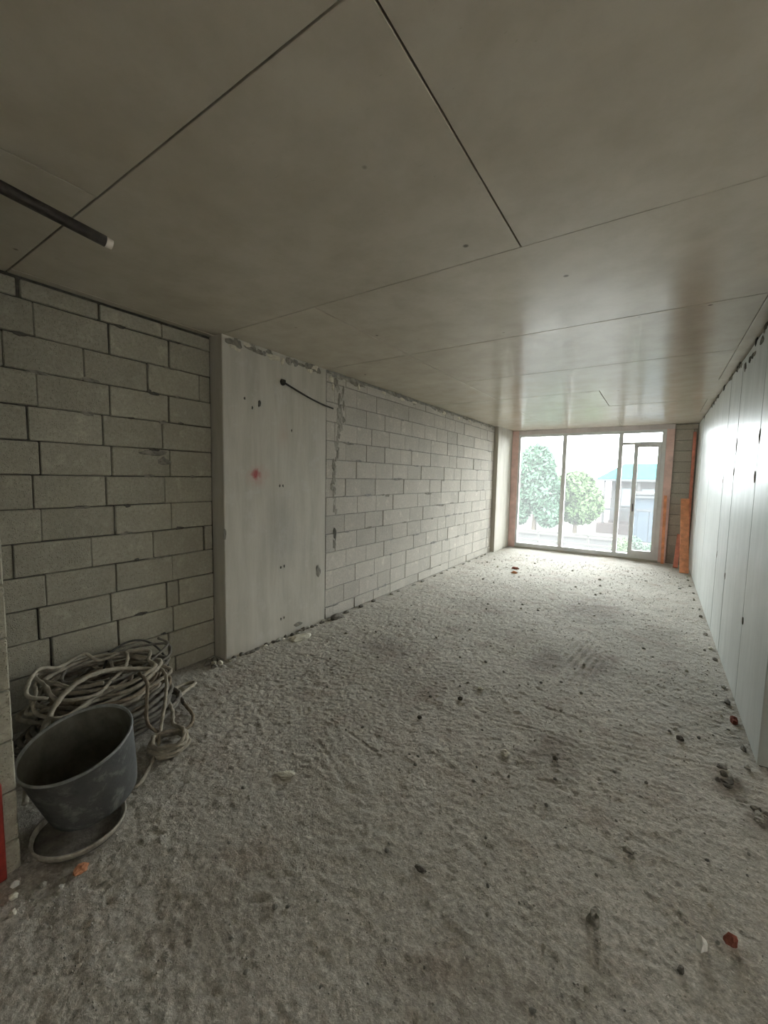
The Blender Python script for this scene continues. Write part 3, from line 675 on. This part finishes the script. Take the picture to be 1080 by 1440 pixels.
# ------------------------------------------------------------------ rubble on the floor
TONE = {'clod_grey': 'grey', 'clod_dark': 'dark', 'clod_pale': 'pale', 'mortar_patch': 'brownish', 'paper_white': 'white'}
def lump(name, label, m, x, y, sx, sy, sz, seed, cat='rubble', group=None, rz=0.0, sub=2, rough=0.4):
    if group: label = label.replace('small dark', 'small').replace('small pale', 'small').replace('small', 'small '+TONE[m]); group = TONE[m]+' '+group.replace('dark ', '')
    me = rock_mesh(name, sx, sy, sz, seed, sub, rough)
    z = max(fz(x+ax*sx*0.6, y+ay*sy*0.6) for ax in (-1, 0, 1) for ay in (-1, 0, 1))
    o = link(name, me, m, None, (x, y, z-0.30*sz)); o.rotation_euler.z = rz; tag(o, label, cat, group); return o
lump('mortar_lump', 'upright grey-brown mortar lump casting a long shadow toward the camera', 'clod_grey', -0.10, 1.59, 0.020, 0.022, 0.045, 1, rough=0.7)
lump('mortar_chip', 'pale cream chip standing on the floor at the bottom right', 'paper_white', 0.22, 1.70, 0.017, 0.015, 0.036, 22, rough=0.5)
lump('brick_chip', 'dark red brick chip at the bottom right beside the cream chip', 'brick_red', 0.31, 1.78, 0.017, 0.014, 0.032, 3, rough=0.7)
lump('brick_chip', 'orange brick chip on the floor in front of the round tray', 'brick_orange', -1.85, 0.61, 0.022, 0.028, 0.020, 4)
lump('mortar_lump', 'small dark lump left of the cream chip near the bottom edge', 'clod_dark', 0.16, 1.58, 0.010, 0.012, 0.016, 5)
lump('mortar_slab', 'flat pale mortar flake lying alone on the left half of the floor', 'clod_pale', -1.58, 1.46, 0.055, 0.03, 0.012, 6, rz=0.7)
lump('mortar_chip', 'pale lump on the floor left of the small dark stain', 'clod_pale', -0.65, 2.31, 0.026, 0.02, 0.018, 7)
lump('mortar_lump', 'dark pebble lying in the small stain mid floor', 'clod_dark', -0.40, 2.44, 0.014, 0.014, 0.016, 8)
lump('mortar_lump', 'dark clod alone on the lower middle floor', 'clod_dark', -0.72, 1.40, 0.024, 0.014, 0.012, 9)
lump('mortar_lump', 'grey clod beside a groove on the lower right floor', 'clod_grey', -0.01, 2.0, 0.024, 0.018, 0.016, 10)
lump('mortar_lump', 'reddish clod at the foot of the right wall', 'brick_red', 0.525, 3.55, 0.022, 0.04, 0.03, 11)
lump('mortar_lump', 'dark pebble on the right side of the floor well before the wall', 'clod_dark', 0.21, 3.1, 0.022, 0.02, 0.022, 12)
lump('mortar_chip', 'pale pebble on the centre floor left of the tracks', 'clod_pale', -1.04, 2.94, 0.022, 0.018, 0.018, 13)
lump('mortar_lump', 'dark pebble beside the pale pebble on the centre floor', 'clod_dark', -1.11, 2.72, 0.018, 0.018, 0.018, 14)
lump('mortar_lump', 'dark pebble on the left centre floor nearest the column', 'clod_dark', -1.24, 2.34, 0.016, 0.014, 0.014, 15)
lump('brick_chip', 'reddish brick chip on the floor near the left window pane', 'brick_red', -2.06, 7.42, 0.06, 0.05, 0.03, 16)
lump('brick_chip', 'orange brick chip on the floor near the left window pane', 'brick_orange', -1.98, 7.07, 0.05, 0.04, 0.028, 17)
lump('mortar_slab', 'pale flat mortar slab on the floor beside the column foot', 'clod_pale', -2.88, 2.86, 0.07, 0.13, 0.022, 20)
lump('mortar_lump', 'dark mortar clump in the corner past the column foot', 'clod_dark', -2.96, 3.52, 0.05, 0.11, 0.05, 21)
random.seed(5)
G = 'mortar rubble along the column foot'
for i in range(22):
    y = 2.14+i*0.06+random.uniform(-.02, .02); x = XL+random.uniform(0.02, 0.05)
    lump('rubble_piece', 'small mortar rubble piece lying along the concrete column foot', random.choice(['clod_grey', 'clod_dark', 'clod_dark', 'clod_pale']), x, y, random.uniform(.012, .028), random.uniform(.02, .04), random.uniform(.012, .026), 40+i, group=G, sub=1)
for i in range(9):
    lump('rubble_piece', 'small mortar rubble piece heaped at the near corner of the column', random.choice(['clod_grey', 'clod_pale', 'clod_dark', 'clod_grey']), random.uniform(-3.14, -3.0), random.uniform(1.93, 2.10), random.uniform(.02, .035), random.uniform(.02, .035), random.uniform(.02, .035), 70+i, group='rubble at the column corner', sub=1)
for i in range(16):
    y = 3.7+i*0.32+random.uniform(-.1, .1)
    lump('rubble_piece', 'small mortar rubble piece lying along the far block wall foot', random.choice(['clod_grey', 'mortar_patch', 'clod_dark']), XL+random.uniform(0.03, 0.06), y, random.uniform(.015, .03), random.uniform(.03, .07), random.uniform(.012, .025), 90+i, group='rubble along the far block wall', sub=1)
for i in range(14):
    y = 2.9+i*0.45+random.uniform(-.15, .15)
    lump('rubble_piece', 'small mortar rubble piece lying along the right wall foot', random.choice(['clod_grey', 'clod_dark', 'clod_pale']), XR-random.uniform(0.03, 0.07), y, random.uniform(.012, .025), random.uniform(.02, .05), random.uniform(.012, .022), 120+i, group='rubble along the right wall', sub=1)
for i in range(14):
    x, y = (random.gauss(0.42, 0.04), random.gauss(2.80, 0.045)) if i < 8 else (random.gauss(0.52, 0.025), random.gauss(2.55, 0.07))
    lump('rubble_piece', 'small dark rubble piece past the near end of the right wall', random.choice(['clod_dark', 'clod_dark', 'clod_grey']), x, y, random.uniform(.012, .026), random.uniform(.012, .03), random.uniform(.008, .018), 170+i, group='dark rubble by the right wall end', sub=2)
for i, (x, y, m) in enumerate([(-1.93, 0.42, 'clod_pale'), (-1.99, 0.44, 'paper_white'), (-1.90, 0.50, 'clod_grey'), (-1.83, 0.53, 'clod_grey'), (-1.97, 0.37, 'clod_dark'), (-1.86, 0.40, 'clod_pale')]):
    lump('rubble_piece', 'small pale rubble piece in front of the stub wall foot', m, x, y, .014, .016, .012, 150+i, group='rubble before the stub wall', sub=1)
cr = [rock_mesh('mortar_crumb', 1, 1, 1, 700+i, 1, 0.45) for i in range(6)]
mats = ['clod_grey', 'clod_grey', 'clod_grey', 'clod_pale', 'clod_grey', 'clod_grey']
for me, m in zip(cr, mats): me.materials.append(MAT[m])
for i in range(170):
    if i < 60: x, y = random.uniform(-1.9, 0.45), random.uniform(0.75, 2.2)
    elif i < 125: x, y = random.uniform(-2.6, 0.5), random.uniform(2.0, 4.2)
    else: x, y = random.uniform(-2.8, 0.5), random.uniform(4, 8.5)
    s = random.uniform(0.004, 0.010)*(1 + 0.22*max(0, y-2))
    ci = random.randrange(6); tn = TONE[mats[ci]]
    o = link('mortar_crumb', cr[ci], None, None, (x, y, fz(x, y)-0.25*s))
    o.scale = (s*random.uniform(.8, 1.5), s*random.uniform(.8, 1.5), s*random.uniform(.7, 1.2)); o.rotation_euler.z = random.uniform(0, 6.28)
    tag(o, 'tiny %s mortar crumb scattered on the open rough floor' % tn, 'crumb', tn+' mortar crumbs scattered on the floor')
def grit():
    n = 5200; x = rng.uniform(-2.95, 0.53, n); y = 0.45+8.5*rng.random(n)**2.2; z = hf(x, y)
    s = rng.uniform(0.0018, 0.0048, n)*(1+0.2*np.clip(y-1.5, 0, 8)); base = np.array([[1, 0, 0], [-1, 0, 0], [0, 1, 0], [0, -1, 0], [0, 0, .9], [0, 0, -.6]])
    fc = np.array([[0, 2, 4], [2, 1, 4], [1, 3, 4], [3, 0, 4], [2, 0, 5], [1, 2, 5], [3, 1, 5], [0, 3, 5]])
    jit = rng.uniform(0.6, 1.4, (n, 6, 3)); V = base[None]*jit*s[:, None, None] + np.stack([x, y, z], -1)[:, None]
    F = (fc[None]+6*np.arange(n)[:, None, None]).reshape(-1, 3)
    me = bpy.data.meshes.new('floor_grit'); me.from_pydata(V.reshape(-1, 3).tolist(), [], F.tolist()); me.update()
    o = link('floor_grit', me, 'clod_grey'); tag(o, 'fine loose grit strewn over the rough floor', 'grit', kind='stuff')
grit()

# ------------------------------------------------------------------ outside the window
GZ = -1.5
o = wbox('ground', 'yard_ground', -60, 60, -40, 90, GZ-0.3, GZ); tag(o, 'pale open yard ground outside the window', 'ground', kind='structure')
o = wbox('terrace', 'terrace_slab', -4.2, 2.5, 10.12, 11.45, GZ, -0.09, 0.01); tag(o, 'pale concrete terrace slab just outside the window', 'terrace', kind='structure')
def leaves(n, blobs, size, seed):
    r = np.random.default_rng(seed); wts = np.array([b[3]*b[4]*b[5] for b in blobs]); wts = wts/wts.sum()
    k = r.choice(len(blobs), n, p=wts); B = np.array(blobs)[k]
    d = r.normal(size=(n, 3)); d /= np.linalg.norm(d, axis=1)[:, None]
    P = B[:, :3] + d*B[:, 3:]*(0.55+0.5*r.random(n)**0.6)[:, None]
    u = r.normal(size=(n, 3)); u /= np.linalg.norm(u, axis=1)[:, None]
    v = np.cross(u, r.normal(size=(n, 3))); v /= np.linalg.norm(v, axis=1)[:, None]
    s = size*r.uniform(0.6, 1.3, n)[:, None]
    V = np.stack([P-u*s, P+v*s*0.5, P+u*s, P-v*s*0.5], 1).reshape(-1, 3)
    F = np.arange(4*n).reshape(-1, 4)
    me = bpy.data.meshes.new('foliage'); me.from_pydata(V.tolist(), [], F.tolist()); me.update(); return me
def tree(name, label, m, base, blobs, n, size, seed, trunk_r, cat='tree'):
    t = empty(name, base); tag(t, label, cat)
    f = link('foliage', leaves(n, blobs, size, seed), m, t); f['kind'] = 'stuff'
    top = blobs[0]
    link('trunk', tube_mesh('trunk', [(0, 0, -0.05), (0.05, 0, top[2]*0.35), (top[0]*0.6, top[1]*0.6, top[2]*0.7), (top[0], top[1], top[2])], trunk_r, 10, 0.2, taper=0.45), 'bark', t)
    for b in blobs[1:4]:
        link('branch', tube_mesh('branch', [(0.04, 0, top[2]*0.45), (b[0]*0.5, b[1]*0.5, b[2]*0.75), (b[0], b[1], b[2])], trunk_r*0.45, 7, 0.2, taper=0.4), 'bark', t)
    return t
tree('leafy_tree', 'tallest leafy green tree seen through the left window pane', 'leaf_green', (-5.3, 22, GZ),
     [(0, 0, 3.4, 0.95, 0.9, 1.5), (-0.6, 0.2, 2.6, 0.8, 0.8, 1.3), (0.5, -0.1, 2.5, 0.7, 0.8, 1.3), (0.1, 0.3, 4.2, 0.6, 0.6, 0.65), (-0.9, 0, 1.5, 0.7, 0.7, 0.8), (0.7, 0, 1.4, 0.6, 0.7, 0.7)], 12000, 0.13, 3, 0.14)
tree('leafy_tree', 'lower light green tree seen through the middle window pane', 'leaf_light', (-3.65, 24, GZ),
     [(0, 0, 2.6, 0.95, 0.9, 1.0), (-0.55, 0.1, 2.5, 0.7, 0.7, 1.0), (0.6, -0.1, 2.0, 0.75, 0.7, 0.9), (0.1, 0.2, 1.6, 1.1, 0.9, 0.8)], 10000, 0.13, 4, 0.12)
tree('leafy_tree', 'far tree outside at the left edge of the left window pane', 'leaf_green', (-9.6, 31, GZ),
     [(0, 0, 3.2, 1.5, 1.2, 1.6), (-1, 0, 2.6, 1.2, 1, 1.4), (1, 0.2, 2.5, 1.1, 1, 1.4), (0, 0, 4.3, .9, .9, .8)], 6000, 0.22, 5, 0.16)
for i, (x, y, s, lb, m) in enumerate([(-1.12, 19.0, 0.8, 'small green shrub in the yard left of the glass door stile', 'leaf_light'), (-0.66, 19.6, 0.8, 'small green shrub in the yard behind the door pane', 'leaf_green'), (-0.06, 18.9, 0.7, 'small green shrub in the yard at the right of the door pane', 'leaf_green')]):
    tree('yard_shrub', lb, m, (x, y, GZ), [(0, 0, 0.62*s, 0.36*s, 0.36*s, 0.5*s), (-0.2*s, 0, 0.45*s, 0.3*s, 0.3*s, 0.42*s), (0.22*s, 0, 0.42*s, 0.3*s, 0.3*s, 0.4*s), (0, -.1, .25*s, .38*s, .3*s, .25*s)], 900, 0.055, 20+i, 0.02, 'shrub')
# house with a teal roof
hs = empty('house', (0.1, 28.0, GZ)); tag(hs, 'white house with teal pitched roof and dark eaves across the yard', 'house')
def hp(name, m, x0, x1, y0, y1, z0, z1, parent=hs, bev=0.0): return box(name, m, x0, x1, y0, y1, z0, z1, bev, parent)
hp('wall', 'house_white', -2.4, 3.2, 28.6, 33.0, GZ, 1.75); hp('plinth', 'house_pink', -2.45, 3.25, 28.55, 33.05, GZ, -0.75)
def roof():
    bm = bmesh.new(); e = [(-3.1, 27.6, 1.80), (3.8, 27.6, 1.80), (3.8, 34.0, 1.80), (-3.1, 34.0, 1.80), (-1.9, 30.4, 2.75), (2.6, 30.4, 2.75)]
    v = [bm.verts.new(Vector(p)-hs.location) for p in e]; lo = [bm.verts.new(Vector((p[0], p[1], 1.70))-hs.location) for p in e[:4]]
    for f in [(0, 1, 5, 4), (1, 2, 5), (2, 3, 4, 5), (3, 0, 4)]: bm.faces.new([v[i] for i in f])
    for i in range(4): bm.faces.new((lo[i], lo[(i+1) % 4], v[(i+1) % 4], v[i]))
    bm.faces.new(lo[::-1]); bmesh.ops.recalc_face_normals(bm, faces=bm.faces[:])
    r = link('roof', bm_mesh(bm, 'roof'), 'teal_roof', hs)
    g = link('gutter', box_mesh('gutter', -3.15-0.1, 3.85-0.1, -0.48, -0.38, 1.62-GZ, 1.74-GZ, .01), 'dark_trim', r)
roof()
for x in (-2.75, -1.9, -1.0): hp('porch_post', 'house_white', x, x+0.12, 27.8, 27.92, GZ, 1.70)
hp('porch_floor', 'house_pink', -3.0, 3.3, 27.7, 28.6, GZ, -0.9)
hp('porch_rail', 'dark_trim', -2.9, -0.3, 27.78, 27.86, -0.10, 0.03)
for x in (-2.05, -0.85, 1.2):
    wn = hp('house_window', 'dark_trim', x, x+0.75, 28.56, 28.6, 0.1, 1.25)
    link('pane', box_mesh('pane', -0.32, 0.32, -0.03, -0.018, 0.06, 1.09), 'house_glass', wn)
# low blue-grey garage in front of the house, right
ga = empty('garage', (0.6, 25.5, GZ)); tag(ga, 'low blue-grey garage behind the glass door pane', 'garage')
hp('wall', 'garage_blue', -0.98, 2.4, 25.0, 27.0, GZ, 0.95, ga); hp('roof', 'house_white', -1.06, 2.5, 24.85, 27.1, 0.95, 1.08, ga, .01)
hp('fascia', 'dark_trim', -1.06, 2.5, 24.80, 24.85, 0.78, 0.90, ga); hp('lintel', 'dark_trim', -0.9, 2.2, 24.94, 25.0, 0.10, 0.20, ga)
for k in range(6): hp('door_board', 'garage_blue', -0.8+0.5*k, -0.33+0.5*k, 24.96, 25.0, GZ+0.03, 0.10, ga, .01)
# low white yard wall and a post-and-rail fence
yw = empty('yard_wall', (-4.5, 20.2, GZ)); tag(yw, 'low white yard wall with cap outside below the trees', 'wall')
hp('wall', 'house_white', -8.2, -1.5, 20.1, 20.3, GZ, -0.95, yw); hp('cap', 'fence_wood', -8.25, -1.45, 20.04, 20.36, -0.95, -0.89, yw)
fe = empty('rail_fence', (-3.4, 16.0, GZ)); tag(fe, 'weathered post and rail fence crossing the yard outside', 'fence')
for x in np.arange(-5.4, -1.1, 0.85): hp('post', 'fence_wood', x, x+0.07, 15.97, 16.04, GZ, -0.18, fe, .005)
for z in (-0.34, -0.68): hp('rail', 'fence_wood', -5.45, -1.05, 15.93, 15.97, z, z+0.07, fe, .005)
# long building closing the view far left
fb = empty('far_building', (-14, 44, GZ)); tag(fb, 'distant pale building far beyond the trees', 'building')
hp('wall', 'house_white', -20, -9.6, 42, 48, GZ, 3.0, fb); hp('roof', 'house_pink', -20.3, -9.3, 41.7, 48.3, 3.0, 3.3, fb)
for k in range(5):
    for z in (-0.6, 1.3): hp('house_window', 'house_glass', -19+2*k, -18.1+2*k, 41.96, 42.0, z, z+1.0, fb)

for o in bpy.data.objects:
    if o.type == 'EMPTY' and 'label' not in o: print('unlabelled', o.name)
